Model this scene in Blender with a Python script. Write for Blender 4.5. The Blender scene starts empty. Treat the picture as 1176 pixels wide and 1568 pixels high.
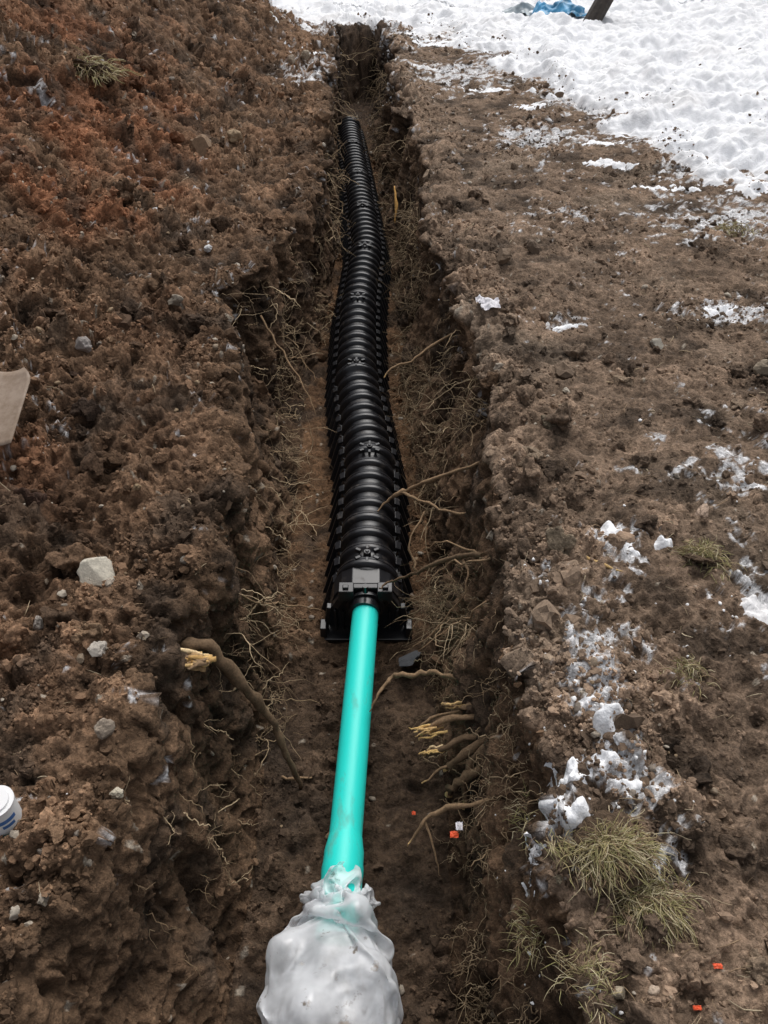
import bpy, math, random, bmesh
import numpy as np
from mathutils import Vector, Matrix
random.seed(7); rng=np.random.default_rng(11)
S=bpy.context.scene
# ---------------------------------------------------------------- noise
perm=rng.permutation(256).astype(np.int32)
G=rng.normal(size=(256,3)).astype(np.float32); G/=np.linalg.norm(G,axis=1)[:,None]
J=rng.random((256,4)).astype(np.float32)
def hsh(ix,iy,iz): return perm[(perm[(perm[ix&255]+iy)&255]+iz)&255]
def perlin(P):
    P=P.astype(np.float32); I=np.floor(P).astype(np.int32); f=P-I
    u=f*f*f*(f*(f*6-15)+10); out=0
    for dx in (0,1):
        wx=u[:,0] if dx else 1-u[:,0]
        for dy in (0,1):
            wy=u[:,1] if dy else 1-u[:,1]
            for dz in (0,1):
                wz=u[:,2] if dz else 1-u[:,2]
                g=G[hsh(I[:,0]+dx,I[:,1]+dy,I[:,2]+dz)]
                out=out+wx*wy*wz*(g[:,0]*(f[:,0]-dx)+g[:,1]*(f[:,1]-dy)+g[:,2]*(f[:,2]-dz))
    return out*1.6
def fbm(P,lam,octs=3,off=0.0,gain=.5):
    o=0;a=1.0;l=lam
    for i in range(octs):
        o=o+a*perlin(P/l+off+13.7*i); a*=gain; l*=.47
    return o
def ridged(P,lam,octs=3,off=0.0,gain=.5):
    o=0;a=1.0;l=lam;tot=0
    for i in range(octs):
        o=o+a*(1-np.minimum(np.abs(perlin(P/l+off+17.1*i))*2.2,1)); tot+=a; a*=gain; l*=.5
    return o/tot
def worley(P,lam,off=0.0):
    Q=(P/lam+off).astype(np.float32); I=np.floor(Q).astype(np.int32)
    best=np.full(len(Q),9.0,np.float32); bid=np.zeros(len(Q),np.int32)
    for dx in (-1,0,1):
        for dy in (-1,0,1):
            for dz in (-1,0,1):
                h=hsh(I[:,0]+dx,I[:,1]+dy,I[:,2]+dz); j=J[h]
                d=(I[:,0]+dx+j[:,0]-Q[:,0])**2+(I[:,1]+dy+j[:,1]-Q[:,1])**2+(I[:,2]+dz+j[:,2]-Q[:,2])**2
                m=d<best; best=np.where(m,d,best); bid=np.where(m,h,bid)
    return np.sqrt(best),J[bid][:,3]
def sm(a,b,x):
    t=np.clip((x-a)/(b-a),0,1); return t*t*(3-2*t)
# ---------------------------------------------------------------- mesh helper
def make_mesh(name,V,F,mat=None,smooth=True,col=None,parent=None):
    V=np.asarray(V,np.float32); me=bpy.data.meshes.new(name)
    if isinstance(F,np.ndarray):
        k=F.shape[1]; me.vertices.add(len(V)); me.vertices.foreach_set('co',V.ravel())
        me.loops.add(F.size); me.loops.foreach_set('vertex_index',F.astype(np.int32).ravel())
        me.polygons.add(len(F)); me.polygons.foreach_set('loop_start',np.arange(0,F.size,k,dtype=np.int32))
        me.update(calc_edges=True)
    else:
        me.from_pydata([tuple(v) for v in V.tolist()],[],F)
    me.polygons.foreach_set('use_smooth',np.full(len(me.polygons),smooth))
    if col is not None:
        a=me.attributes.new('Col','FLOAT_COLOR','POINT')
        c=np.ones((len(V),4),np.float32); c[:,:3]=col; a.data.foreach_set('color',c.ravel())
    me.update()
    o=bpy.data.objects.new(name,me); S.collection.objects.link(o)
    if mat: me.materials.append(mat)
    if parent: o.parent=parent
    return o
def empty(name):
    e=bpy.data.objects.new(name,None); S.collection.objects.link(e); return e
# ---------------------------------------------------------------- materials
def nt(name):
    m=bpy.data.materials.new(name); m.use_nodes=True; t=m.node_tree
    return m,t,t.nodes['Principled BSDF'],t.nodes,t.links
def soil_mat(name,lo=.62,hi=1.38,bump=.5,rough=.95,scale=1.0,spec=.2,crumbs=False,bsc=150,bdist=None,nsc=55):
    m,t,b,N,L=nt(name)
    tc=N.new('ShaderNodeTexCoord'); n=N.new('ShaderNodeTexNoise'); n.inputs['Scale'].default_value=nsc*scale; n.inputs['Detail'].default_value=5; n.inputs['Roughness'].default_value=.75
    L.new(tc.outputs['Object'],n.inputs['Vector'])
    mr=N.new('ShaderNodeMapRange'); mr.inputs[1].default_value=.3; mr.inputs[2].default_value=.7; mr.inputs[3].default_value=lo; mr.inputs[4].default_value=hi
    L.new(n.outputs['Fac'],mr.inputs[0]); fac=mr.outputs[0]
    n2=N.new('ShaderNodeTexNoise'); n2.inputs['Scale'].default_value=bsc*scale; n2.inputs['Detail'].default_value=4; n2.inputs['Roughness'].default_value=.7
    L.new(tc.outputs['Object'],n2.inputs['Vector']); hgt=n2.outputs['Fac']; dist=(.006/scale if bdist is None else bdist)
    if crumbs:
        ds=N.new('ShaderNodeVectorMath'); ds.operation='SCALE'; ds.inputs['Scale'].default_value=.018; L.new(n.outputs['Color'],ds.inputs[0])
        ad=N.new('ShaderNodeVectorMath'); ad.operation='ADD'; L.new(tc.outputs['Object'],ad.inputs[0]); L.new(ds.outputs[0],ad.inputs[1])
        hs_=[]
        for sc,am in ((62,.9),(150,.42)):
            v=N.new('ShaderNodeTexVoronoi'); v.inputs['Scale'].default_value=sc; L.new(ad.outputs[0],v.inputs['Vector'])
            q=N.new('ShaderNodeMapRange'); q.inputs[1].default_value=.0; q.inputs[2].default_value=.62; q.inputs[3].default_value=am; q.inputs[4].default_value=0; L.new(v.outputs['Distance'],q.inputs[0])
            sp=N.new('ShaderNodeSeparateColor'); L.new(v.outputs['Color'],sp.inputs[0])
            ml=N.new('ShaderNodeMath'); ml.operation='MULTIPLY'; L.new(q.outputs[0],ml.inputs[0]); L.new(sp.outputs[0],ml.inputs[1]); hs_.append(ml.outputs[0])
            cr=N.new('ShaderNodeMapRange'); cr.inputs[3].default_value=.78; cr.inputs[4].default_value=1.22; L.new(sp.outputs[1],cr.inputs[0])
            m_=N.new('ShaderNodeMath'); m_.operation='MULTIPLY'; L.new(fac,m_.inputs[0]); L.new(cr.outputs[0],m_.inputs[1]); fac=m_.outputs[0]
        a1=N.new('ShaderNodeMath'); a1.operation='ADD'; L.new(hs_[0],a1.inputs[0]); L.new(hs_[1],a1.inputs[1])
        a2=N.new('ShaderNodeMath'); a2.operation='MULTIPLY_ADD'; a2.inputs[1].default_value=.7; L.new(n2.outputs['Fac'],a2.inputs[0]); L.new(a1.outputs[0],a2.inputs[2]); hgt=a2.outputs[0]; dist=.012
    mx=N.new('ShaderNodeVectorMath'); mx.operation='SCALE'
    a=N.new('ShaderNodeAttribute'); a.attribute_name='Col'; L.new(a.outputs['Color'],mx.inputs[0])
    L.new(fac,mx.inputs['Scale']); L.new(mx.outputs[0],b.inputs['Base Color'])
    b.inputs['Roughness'].default_value=rough; b.inputs['Specular IOR Level'].default_value=spec
    bp=N.new('ShaderNodeBump'); bp.inputs['Strength'].default_value=bump; bp.inputs['Distance'].default_value=dist
    L.new(hgt,bp.inputs['Height']); L.new(bp.outputs[0],b.inputs['Normal'])
    return m
def plain(name,c,rough=.5,spec=.5,metal=0,bump=0,bscale=60,var=.15,vscale=20,bdist=.004):
    m,t,b,N,L=nt(name); tc=N.new('ShaderNodeTexCoord')
    n=N.new('ShaderNodeTexNoise'); n.inputs['Scale'].default_value=vscale; n.inputs['Detail'].default_value=5; L.new(tc.outputs['Object'],n.inputs['Vector'])
    mr=N.new('ShaderNodeMapRange'); mr.inputs[1].default_value=.3; mr.inputs[2].default_value=.7; mr.inputs[3].default_value=1-var; mr.inputs[4].default_value=1+var
    L.new(n.outputs['Fac'],mr.inputs[0]); mx=N.new('ShaderNodeVectorMath'); mx.operation='SCALE'; mx.inputs[0].default_value=c
    L.new(mr.outputs[0],mx.inputs['Scale']); L.new(mx.outputs[0],b.inputs['Base Color'])
    b.inputs['Roughness'].default_value=rough; b.inputs['Specular IOR Level'].default_value=spec; b.inputs['Metallic'].default_value=metal
    if bump:
        n2=N.new('ShaderNodeTexNoise'); n2.inputs['Scale'].default_value=bscale; n2.inputs['Detail'].default_value=6; L.new(tc.outputs['Object'],n2.inputs['Vector'])
        bp=N.new('ShaderNodeBump'); bp.inputs['Strength'].default_value=bump; bp.inputs['Distance'].default_value=bdist
        L.new(n2.outputs['Fac'],bp.inputs['Height']); L.new(bp.outputs[0],b.inputs['Normal'])
    return m
def dirty(name,c,dirt,rough,spec,lo=.56,hi=.66,scale=9,stretch=(1,1,1),amount=.8):
    m,t,b,N,L=nt(name); tc=N.new('ShaderNodeTexCoord'); mp=N.new('ShaderNodeMapping'); mp.inputs['Scale'].default_value=stretch
    L.new(tc.outputs['Object'],mp.inputs[0]); n=N.new('ShaderNodeTexNoise'); n.inputs['Scale'].default_value=scale; n.inputs['Detail'].default_value=7; n.inputs['Roughness'].default_value=.68
    L.new(mp.outputs[0],n.inputs['Vector']); mr=N.new('ShaderNodeMapRange'); mr.inputs[1].default_value=lo; mr.inputs[2].default_value=hi; mr.inputs[4].default_value=amount
    L.new(n.outputs['Fac'],mr.inputs[0]); mx=N.new('ShaderNodeMix'); mx.data_type='RGBA'
    mx.inputs[6].default_value=(*c,1); mx.inputs[7].default_value=(*dirt,1); L.new(mr.outputs[0],mx.inputs[0]); L.new(mx.outputs[2],b.inputs['Base Color'])
    r=N.new('ShaderNodeMapRange'); r.inputs[3].default_value=rough; r.inputs[4].default_value=.95; L.new(mr.outputs[0],r.inputs[0]); L.new(r.outputs[0],b.inputs['Roughness'])
    b.inputs['Specular IOR Level'].default_value=spec
    return m
M_soil=soil_mat('soil',lo=.60,hi=1.40,bump=.85,crumbs=True); M_clod=soil_mat('soil_clod',lo=.65,hi=1.35,bump=.6)
M_snow=soil_mat('snow',lo=.93,hi=1.05,bump=.6,rough=.7,spec=.25,bsc=16,bdist=.02,nsc=5)
M_black=dirty('black_polyethylene',(.012,.012,.014),(.09,.068,.05),.30,.55,lo=.55,hi=.72,scale=14,amount=.5)
M_pipe=dirty('green_pvc',(.026,.76,.67),(.18,.27,.20),.40,.4,lo=.57,hi=.74,scale=10,stretch=(1,.35,1),amount=.75)
M_root=soil_mat('root_bark',lo=.6,hi=1.4,bump=.6,scale=2)
M_straw=soil_mat('straw',lo=.7,hi=1.3,bump=.1,scale=2)
M_stone=soil_mat('stone',lo=.7,hi=1.25,bump=.6,rough=.85,spec=.3)
# ---------------------------------------------------------------- terrain
ys=[np.linspace(0,1,26)**2.2]; back=-3-97*ys[0][::-1]
mid=np.linspace(-3,.3,70)[1:-1]
fine=[.3]
while fine[-1]<13.6: fine.append(fine[-1]+.0029+.0025*fine[-1])
far=13.6+150*np.linspace(0,1,70)[1:]**2.6
Y=np.concatenate([back,mid,np.array(fine),far]); NR=len(Y)
def n1(y,l,off):
    return perlin(np.stack([y/l+off,np.full_like(y,off*.37),np.full_like(y,.5)],1))
wob=lambda o,a:(n1(Y,.9,o)*.07+n1(Y,.33,o+3)*.075+n1(Y,.13,o+7)*.045+n1(Y,.06,o+9)*.02)*a
Yc=np.clip(Y,-3,14)
Lx=np.interp(Yc,[-3,.5,.9,1.3,1.7,2.1,2.6,3.1,3.5,3.8,4.1,4.5,5.2,6.1,8.2,10,12,14],[-.74,-.70,-.66,-.70,-.60,-.58,-.60,-.64,-.76,-.88,-.66,-.56,-.51,-.48,-.54,-.60,-.68,-.72])+wob(1.3,1.1)
FL=np.interp(Yc,[-3,.7,1.2,2.0,2.9,4.0,5,7,9.5,12,14],[-.44,-.44,-.44,-.43,-.45,-.47,-.42,-.42,-.54,-.52,-.5])+wob(5.1,.3)
FR=np.interp(Yc,[-3,.7,1.2,2.0,2.9,4.0,5,7,9.5,12,14],[.22,.22,.21,.21,.20,.14,.10,.0,-.14,-.14,-.14])+wob(9.4,.3)
Rx=np.interp(Yc,[-3,.7,1.0,1.4,2.0,2.4,2.8,3.8,4.7,6.1,8.2,10,12,14],[.42,.40,.40,.42,.48,.46,.43,.37,.31,.26,.17,.12,.08,.05])+wob(14.9,1.1)
W=.33+.49*np.clip(Y,.3,40)
NS=300; NE=34; NW=115; NFl=64
tt=np.linspace(0,1,NS); ee=np.linspace(0,1,NE+1)[1:]
offs=W[:,None]*tt[None,:]**1.0
ext=W[:,None]+140*(ee[None,:]**3)
left=np.concatenate([Lx[:,None]-ext[:,::-1],Lx[:,None]-offs[:,::-1]],1)
w=np.linspace(0,1,NW+2)[1:-1]
lw=Lx[:,None]+(FL-Lx)[:,None]*w[None,:]
fl=FL[:,None]+(FR-FL)[:,None]*np.linspace(0,1,NFl)[None,:]
rw=FR[:,None]+(Rx-FR)[:,None]*w[None,:]
right=np.concatenate([Rx[:,None]+offs,Rx[:,None]+ext],1)
X=np.concatenate([left,lw,fl,rw,right],1); NC=X.shape[1]
wp=np.concatenate([np.zeros(left.shape[1]),w,np.ones(NFl),w[::-1],np.zeros(right.shape[1])])
YY=np.repeat(Y[:,None],NC,1)
yend=YY+.16*np.sin(X*9)+.10*np.sin(X*23+1)
D=.8*sm(-2.1,-1.8,YY)*(1-sm(11.75,12.45,yend)**.8)
wq=np.clip(wp,0,1)
prof=np.where(wp<1,.62*(1-(1-wq)**2.6)+.38*(.5-.5*np.cos(np.pi*wq)),1.0)
Z=-D*prof[None,:]
hy=np.interp(Y,[-8,-2,.5,1.2,2.5,4,5.5,9.5,11.2,12.2,13.2],[0,.05,.12,.20,.42,.74,.95,1.02,.95,.5,0])
cx=np.interp(Y,[-3,1,3,5,8,10,13],[-2.1,-2.1,-2.45,-2.8,-2.7,-2.30,-2.3])
dist=X-cx[:,None]
wr=(np.interp(Y,[0,3,6,13],[1.30,1.6,1.75,1.4]))[:,None]
heap=hy[:,None]*np.where(dist>0,1-sm(0,1,dist/wr),1-sm(0,1,-dist/1.9))
Z=Z+heap
P=np.stack([X.ravel(),YY.ravel(),Z.ravel()],1).astype(np.float32)
wpf=np.repeat(wp[None,:],NR,0).ravel()
xf,yf=P[:,0].copy(),P[:,1].copy()
near=np.exp(-np.maximum(np.hypot(xf,yf)-16,0)/8)
und=fbm(P*np.array([1,1,0]),1.7,2,3.1)*.035+fbm(P*np.array([1,1,0]),.6,2,7.7)*.022
P[:,2]+=und*near*(1-wpf*.6)
dR=xf-np.repeat(Rx,NC); dL=np.repeat(Lx,NC)-xf
rimn=.6+.8*np.repeat(n1(Y,.5,31.),NC)+.4*np.repeat(n1(Y,.18,35.),NC)
P[:,2]+=near*.055*rimn*(np.exp(-((dR-.14)/.11)**2)*(dR>0)+.9*np.exp(-((dL-.12)/.10)**2)*(dL>0))*(1-wpf)*(yf<12)*(yf>-2)
base=P.copy(); B3=P.reshape(NR,NC,3)
def normals(B3):
    du=np.gradient(B3,axis=1); dv=np.gradient(B3,axis=0)
    n=np.cross(du,dv); n/=np.linalg.norm(n,axis=2)[:,:,None]+1e-9
    return n.reshape(-1,3)
Nn=normals(B3)
leftw=sm(.0,.5,dL); rightw=sm(0,.4,dR)
inwall=((wpf>0)&(wpf<1))
wallw=np.clip(1.0-np.abs(wpf-.5)*2,0,1)**.5*inwall
patch=np.clip(.5+fbm(P,.7,2,21.)*1.5,0,1)
nearlip=np.exp(-(np.minimum(np.abs(dR),np.abs(dL))/.18)**2)
rough=(1.0+.6*leftw-.40*rightw*sm(1.0,2.6,yf))*near
crumb=np.where(inwall,.35+.35*patch,.25+1.0*patch+.5*nearlip)
f=fbm(P,.30,2,1.7)*.030
b1=np.abs(fbm(P,.10,3,5.5)); f+=(.018-b1*.055)*.9
wd_=fbm(P,.05,1,2.)[:,None]
F0,r0=worley(P*np.array([1,1,1.2])+.05*wd_,.17,13.3)
f+=np.clip(1-(F0/.50)**2,0,1)**.5*.075*r0**3*np.clip(crumb-.25,0,1)*(1-.45*rightw*(yf>2))
F1,r1=worley(P*np.array([1,1,1.25])+.022*wd_,.085,3.3)
f+=np.clip(1-(F1/.55)**2,0,1)**.5*.038*r1**2.2*crumb
F2,r2=worley(P*np.array([1.2,1,1])+.010*wd_,.032,8.3)
f+=np.clip(1-(F2/.58)**2,0,1)**.5*.013*r2*crumb
fz=fbm(P,.030,3,9.9,.7); f+=fz*.0065
f+=wallw*fbm(P*np.array([1,1,.55]),.38,3,33.)*.085
f*=np.where(wpf>=1,.7,1)*rough
P=P+Nn*f[:,None]
P=P.astype(np.float32)
# ----- colours
def C(*a): return np.array(a,np.float32)
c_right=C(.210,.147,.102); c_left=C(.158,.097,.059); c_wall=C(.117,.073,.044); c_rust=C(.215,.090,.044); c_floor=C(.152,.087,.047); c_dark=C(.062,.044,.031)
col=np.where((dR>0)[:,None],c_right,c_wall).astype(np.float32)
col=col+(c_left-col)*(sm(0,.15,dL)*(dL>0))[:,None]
k=(wpf>=1)*(1-sm(1.7,2.4,yf))*.6; col=col+(c_dark-col)*k[:,None]
k=(wpf>=1)*sm(2.0,2.6,yf); col=col+(c_floor-col)*k[:,None]
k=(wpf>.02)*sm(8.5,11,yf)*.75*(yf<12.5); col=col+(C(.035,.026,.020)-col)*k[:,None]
n_a=fbm(P,.7,3,40.)
rust=np.exp(-(((xf+2.0)/.8)**2+((yf-5.2)/2.4)**2))*1.4+np.exp(-(((xf+1.25)/.35)**2+((yf-1.9)/.5)**2))*.5
k=np.clip(rust*(.38+n_a*1.2),0,.75); col=col+(c_rust-col)*k[:,None]
n_b=fbm(P,.25,3,50.); n_c=fbm(P,.06,2,60.)
col*= (1+.35*n_b+.30*n_c)[:,None]
k=np.clip(n_a*.8-.1,0,.5)*(dR>0); col=col+(C(.27,.21,.155)-col)*k[:,None]
k=np.clip(-n_b*1.6-.15,0,.7); col=col+(c_dark-col)*k[:,None]
col*=np.clip(1+ (f-.014)*12,.45,1.5)[:,None]  # cavity shade painted into the soil colour: hollows darkened, raised relief lightened
grit=(r2>.95)&(F2<.30); col=np.where(grit[:,None],C(.34,.29,.23),col)
bare=col.copy()
FR_P=[(.887,3.41,.20,.14,.85),(1.67,3.58,.30,.16,.9),(.75,1.85,.15,.12,.95),(.66,1.5,.22,.22,.72),(1.12,1.58,.18,.18,.9),(.52,1.22,.10,.25,.9),(1.35,6.9,.6,.6,.75),(1.2,5.0,.7,.3,.42),(.54,1.0,.14,.14,.95),(.42,.87,.11,.11,.95),(.33,.66,.06,.08,.8),(-.85,9.5,.3,1.0,.8),(.85,9.3,.7,.8,.95),(2.2,4.9,.8,.5,.75),(1.5,2.2,.3,.25,.6)]
fr=np.zeros(len(P),np.float32)
for (a,b_,sa,sb,am) in FR_P: fr=np.maximum(fr,am*np.exp(-(((xf-a)/sa)**2+((yf-b_)/sb)**2)))
xsb=[-30,-6,-3.6,-2.5,-.8,.11,.93,1.3,1.75,1.85,2.1,2.5,2.9,4,8,30]; ysb=[0,7.5,12.6,12.9,12.7,12.55,11.4,10.2,8.9,7.3,6.4,5.9,5.3,4.2,2,-6]
yb=np.interp(xf,xsb,ysb); s=yf-yb+fbm(base,1.2,3,77.,.6)*1.7*sm(0.3,1.4,xf)
fr=np.maximum(fr,.9*sm(-2.4,.3,s))
nf=fbm(P,.10,4,70.,.7)+.5*fbm(P,.5,2,71.)
wl_ok=(wpf<.15)|(yf>12.5)
k=sm(.05,.24,fr*.66+nf*.44-.35)*wl_ok*.88
col=col+(C(.74,.74,.75)-col)*k[:,None]
col=np.clip(col,.008,.9)
idx=np.arange(NR*NC,dtype=np.int32).reshape(NR,NC)
Fg=np.stack([idx[:-1,:-1],idx[:-1,1:],idx[1:,1:],idx[1:,:-1]],2).reshape(-1,4)
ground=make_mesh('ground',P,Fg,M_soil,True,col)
Nd=normals(P.reshape(NR,NC,3))
# ----- snow sheet
t=np.clip(s/1.2,-3,1)*.075+fbm(base,.55,2,80.)*.085+fbm(base,.17,3,81.,.6)*.050+.014
t+=sm(2,8,s)*.06
PT=[(1.67,3.58,.14,.05),(.74,1.88,.06,.06),(.79,1.80,.05,.05),(.90,1.83,.05,.025),(1.12,1.55,.06,.07),(.525,1.19,.028,.07),(.55,1.10,.035,.05),(.51,1.02,.06,.035),(.46,.97,.045,.035),(.55,.95,.05,.03),(.41,.90,.025,.04),(.445,.86,.03,.03),(.39,.84,.032,.026),(.32,.64,.025,.035),(.87,3.41,.06,.03),(-.90,10.2,.22,.10),(-.78,8.7,.14,.08),(1.95,5.5,.25,.08),(.62,11.0,.3,.2),(.40,9.6,.2,.12),(1.75,6.55,.2,.1),(1.0,8.6,.3,.12),(1.35,7.9,.2,.1),(1.7,6.0,.3,.07)]
g=np.zeros(len(P))
for (a,b_,sa,sb) in PT: g=np.maximum(g,np.exp(-(((xf-a)/(sa*1.3))**2+((yf-b_)/(sb*1.3))**2)))
t2=np.minimum(-.040+.046*g+(fbm(base,.05,3,82.,.6)*.016+fbm(base,.14,1,84.)*.014)*(.4+g),.006+.004*fbm(base,.03,2,86.))
t2=np.where(g>.05,t2,-.2)
foll=np.where(t2>t,1.0,.25)
t=np.maximum(t,t2)
t=np.where(wl_ok,t,-.2)
SP=base+Nn*(f*foll)[:,None]; SP[:,2]+=t+.006
SP[:,2]+=(fbm(base,.06,2,83.)*.006+ridged(base,.30,2,85.)*.03*sm(0,1,s))*near*np.where(foll<1,1,.3)
dirtk=np.clip(.75-(SP[:,2]-P[:,2])/.035,0,1)*np.clip(.45+nf*.9,0,1)*.45*(foll<1)+.26*np.clip(fbm(base,.9,4,88.,.65),0,1)*(1-.6*sm(0,5,s))
scol=C(.84,.85,.87)+(C(.42,.36,.30)-C(.84,.85,.87))*dirtk[:,None]
keepv=(t>-.035)
fk=keepv[Fg].all(axis=1); Fs=Fg[fk]
u,inv=np.unique(Fs,return_inverse=True)
make_mesh('snow',SP[u],inv.reshape(-1,4).astype(np.int32),M_snow,True,scol[u])
def gz(x,y,top=True):
    d=(P[:,0]-x)**2+(P[:,1]-y)**2
    i=np.argpartition(d,6)[:6]; return float(P[i,2].max()),i[0]
# ---------------------------------------------------------------- clods
def ico(sub):
    bm=bmesh.new(); bmesh.ops.create_icosphere(bm,subdivisions=sub,radius=1); bm.verts.ensure_lookup_table()
    V=np.array([v.co[:] for v in bm.verts],np.float32); F=np.array([[v.index for v in f.verts] for f in bm.faces],np.int32); bm.free(); return V,F
I1,IF1=ico(1); I2,IF2=ico(2); I3,IF3=ico(3); I5,IF5=ico(5)
def lumps(name,pos,rad,cols,mat,V0,F0,amp=.35,flat=.7,smooth=True,nproto=14,angular=0):
    pr=[]
    for i in range(nproto):
        o=rng.random(3)*50
        d=1+amp*fbm(V0+o,1.1,3,i*3.3)
        v=V0*d[:,None]
        for q in range(angular):
            n=rng.normal(size=3); n/=np.linalg.norm(n); h=.5+.35*rng.random()
            dd=v@n-h; v=v-np.maximum(dd,0)[:,None]*n[None,:]
        v=v*np.array([1,.65+.35*rng.random(),flat*(.7+.6*rng.random())]); pr.append(v.astype(np.float32))
    n=len(pos); nv=len(V0); pr=np.array(pr)
    a,b_,c=rng.random(n)*6.28,rng.normal(size=n)*.4,rng.normal(size=n)*.4
    z0=np.zeros(n);o1=np.ones(n)
    Ra=np.stack([np.cos(a),-np.sin(a),z0,np.sin(a),np.cos(a),z0,z0,z0,o1],1).reshape(-1,3,3)
    Rb=np.stack([np.cos(b_),z0,np.sin(b_),z0,o1,z0,-np.sin(b_),z0,np.cos(b_)],1).reshape(-1,3,3)
    Rc=np.stack([o1,z0,z0,z0,np.cos(c),-np.sin(c),z0,np.sin(c),np.cos(c)],1).reshape(-1,3,3)
    R=Ra@Rb@Rc
    out=np.einsum('nij,nvj->nvi',R,pr[np.arange(n)%nproto])*np.asarray(rad)[:,None,None]+np.asarray(pos)[:,None,:]
    F=(F0[None]+ (np.arange(n)*nv)[:,None,None]).reshape(-1,3)
    cc=np.repeat(np.asarray(cols,np.float32),nv,0)
    return make_mesh(name,out.reshape(-1,3),F,mat,smooth,cc)
colid=np.tile(np.arange(NC),NR)
vis=(yf>.3)&(yf<13)&(colid>NE)&(colid<NC-NE-2)
wgt=vis*(1.0+.8*(dL>0)+1.2*nearlip*(~inwall))*(.10+patch**2)*np.where(inwall,.14,1)*(t<0.0)*near
wgt=wgt*np.where(np.abs(xf)<.62*np.maximum(yf,.3)*1.0+.75,1,.03)
def cham_x(y): return np.interp(y,[.8,1.03,2.18,2.32,3.11,3.96,4.9,6.0,7.5,9.55],[-.14,-.128,-.075,-.07,-.071,-.160,-.175,-.135,-.240,-.395])
def pick(n,wg):
    pk=rng.choice(len(P),n,p=wg/wg.sum(),replace=False)
    return pk[~((wpf[pk]>=.8)&(np.abs(xf[pk]-cham_x(yf[pk]))<.20)&(yf[pk]>2.05))]
def clcol(pk): return np.clip(bare[pk],.01,.4)*(.70+.65*rng.random(len(pk)))[:,None]
p1=pick(28000,wgt); r_=(.0022+.0042*rng.random(len(p1))**2)*(1+.14*yf[p1])
lumps('soil_crumbs',P[p1]+Nd[p1]*r_[:,None]*.3,r_,clcol(p1),M_clod,I1,IF1,amp=.6,flat=.9,smooth=False,nproto=20)
pk=pick(8500,wgt); rad=(.0045+.0115*rng.random(len(pk))**3.2)*(1+.13*yf[pk]); big=rng.random(len(pk))<.020; rad[big]*=2.4
lumps('soil_clods',P[pk]+Nd[pk]*rad[:,None]*.2,rad,clcol(pk),M_clod,I2,IF2,amp=.8,flat=.85,angular=4,smooth=False,nproto=24)
wsn=vis*(t>.0)*wl_ok*np.exp(-np.abs(s)/.9)*(np.abs(xf)<.62*yf+.7)*np.clip(fbm(base,.5,2,95.)+.1,0,1)**2
ps=rng.choice(len(P),900,p=wsn/wsn.sum(),replace=False); rs=(.002+.008*rng.random(len(ps))**4)*(1+.13*yf[ps])
lumps('soil_on_snow',SP[ps]+np.array([0,0,1])*rs[:,None]*.2,rs,np.tile(C(.13,.09,.06),(len(ps),1))*(.6+1.0*rng.random(len(ps)))[:,None],M_clod,I1,IF1,amp=.6,smooth=False)
wg2=wgt*(.3+near)
pk2=pick(650,wg2)
pr_=(.004+.011*rng.random(len(pk2))**3)*(1+.10*yf[pk2])
pal=np.array([(.34,.29,.23),(.27,.21,.15),(.42,.37,.30),(.29,.21,.13),(.22,.185,.15)],np.float32)
lumps('pebbles',P[pk2]+Nd[pk2]*pr_[:,None]*.35,pr_,pal[rng.integers(0,5,len(pk2))],M_stone,I3,IF3,amp=.35,flat=.65,angular=2)
wc=vis*(wpf<.3)*(fr*3+.03)*(t<.01)*(np.abs(xf)<.6*yf+.7)
pk3=rng.choice(len(P),500,p=wc/wc.sum(),replace=False)
sr=(.002+.0045*rng.random(len(pk3))**2)*(1+.16*yf[pk3])
lumps('snow_crumbs',P[pk3]+Nd[pk3]*sr[:,None]*.3,sr,np.full((len(pk3),3),.8),M_snow,I2,IF2,amp=.6,angular=2)
def stone(name,x,y,r,c,dz=.3,ang=5,z=None,flat=.75):
    zz=gz(x,y)[0] if z is None else z
    return lumps(name,np.array([[x,y,zz+r*dz]]),[r],[c],M_stone,I5,IF5,amp=.34,flat=flat,nproto=1,angular=ang,smooth=True)
ST=[(2.30,8.6,.085,(.24,.16,.10),.9,0),(2.62,8.55,.08,(.2,.15,.11),.9,0),(-.90,1.74,.080,(.50,.46,.38),.25,8),(-.64,.98,.016,(.5,.45,.35),.5,2),
 (-.84,1.66,.020,(.36,.31,.25),.4,4),(-.78,1.36,.026,(.40,.36,.31),.3,5),(-.68,1.10,.026,(.27,.22,.17),.4,4),(1.07,1.98,.03,(.38,.28,.21),.4,1),
 (.465,.555,.015,(.45,.38,.28),.5,1),(.52,.545,.012,(.42,.33,.25),.5,1),(1.02,.95,.018,(.32,.26,.2),.4,3),(-1.15,6.4,.06,(.33,.24,.15),.5,2),(-1.3,5.9,.08,(.24,.16,.10),.5,2),
 (-1.0,9.5,.06,(.3,.24,.18),.6,1),(-.86,9.7,.05,(.33,.27,.2),.6,1),(1.66,2.95,.05,(.27,.22,.16),.4,4),(1.25,3.2,.035,(.32,.29,.24),.4,4),(.66,4.15,.055,(.15,.105,.07),.5,3),(.84,4.3,.045,(.14,.10,.07),.5,3),
 (1.22,1.30,.04,(.44,.40,.35),.3,4),(.75,2.75,.020,(.40,.35,.28),.4,5),(-1.0,1.5,.026,(.28,.25,.22),.3,6),(-1.45,1.9,.026,(.32,.27,.22),.3,6),(-1.35,4.6,.03,(.6,.6,.6),.4,5),(-1.0,4.3,.04,(.55,.55,.55),.4,5),(-1.25,2.9,.035,(.30,.27,.25),.4,5)]
for (x,y,r,c,dz,a) in ST: stone('stone',x,y,r,c,dz,a)
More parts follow.
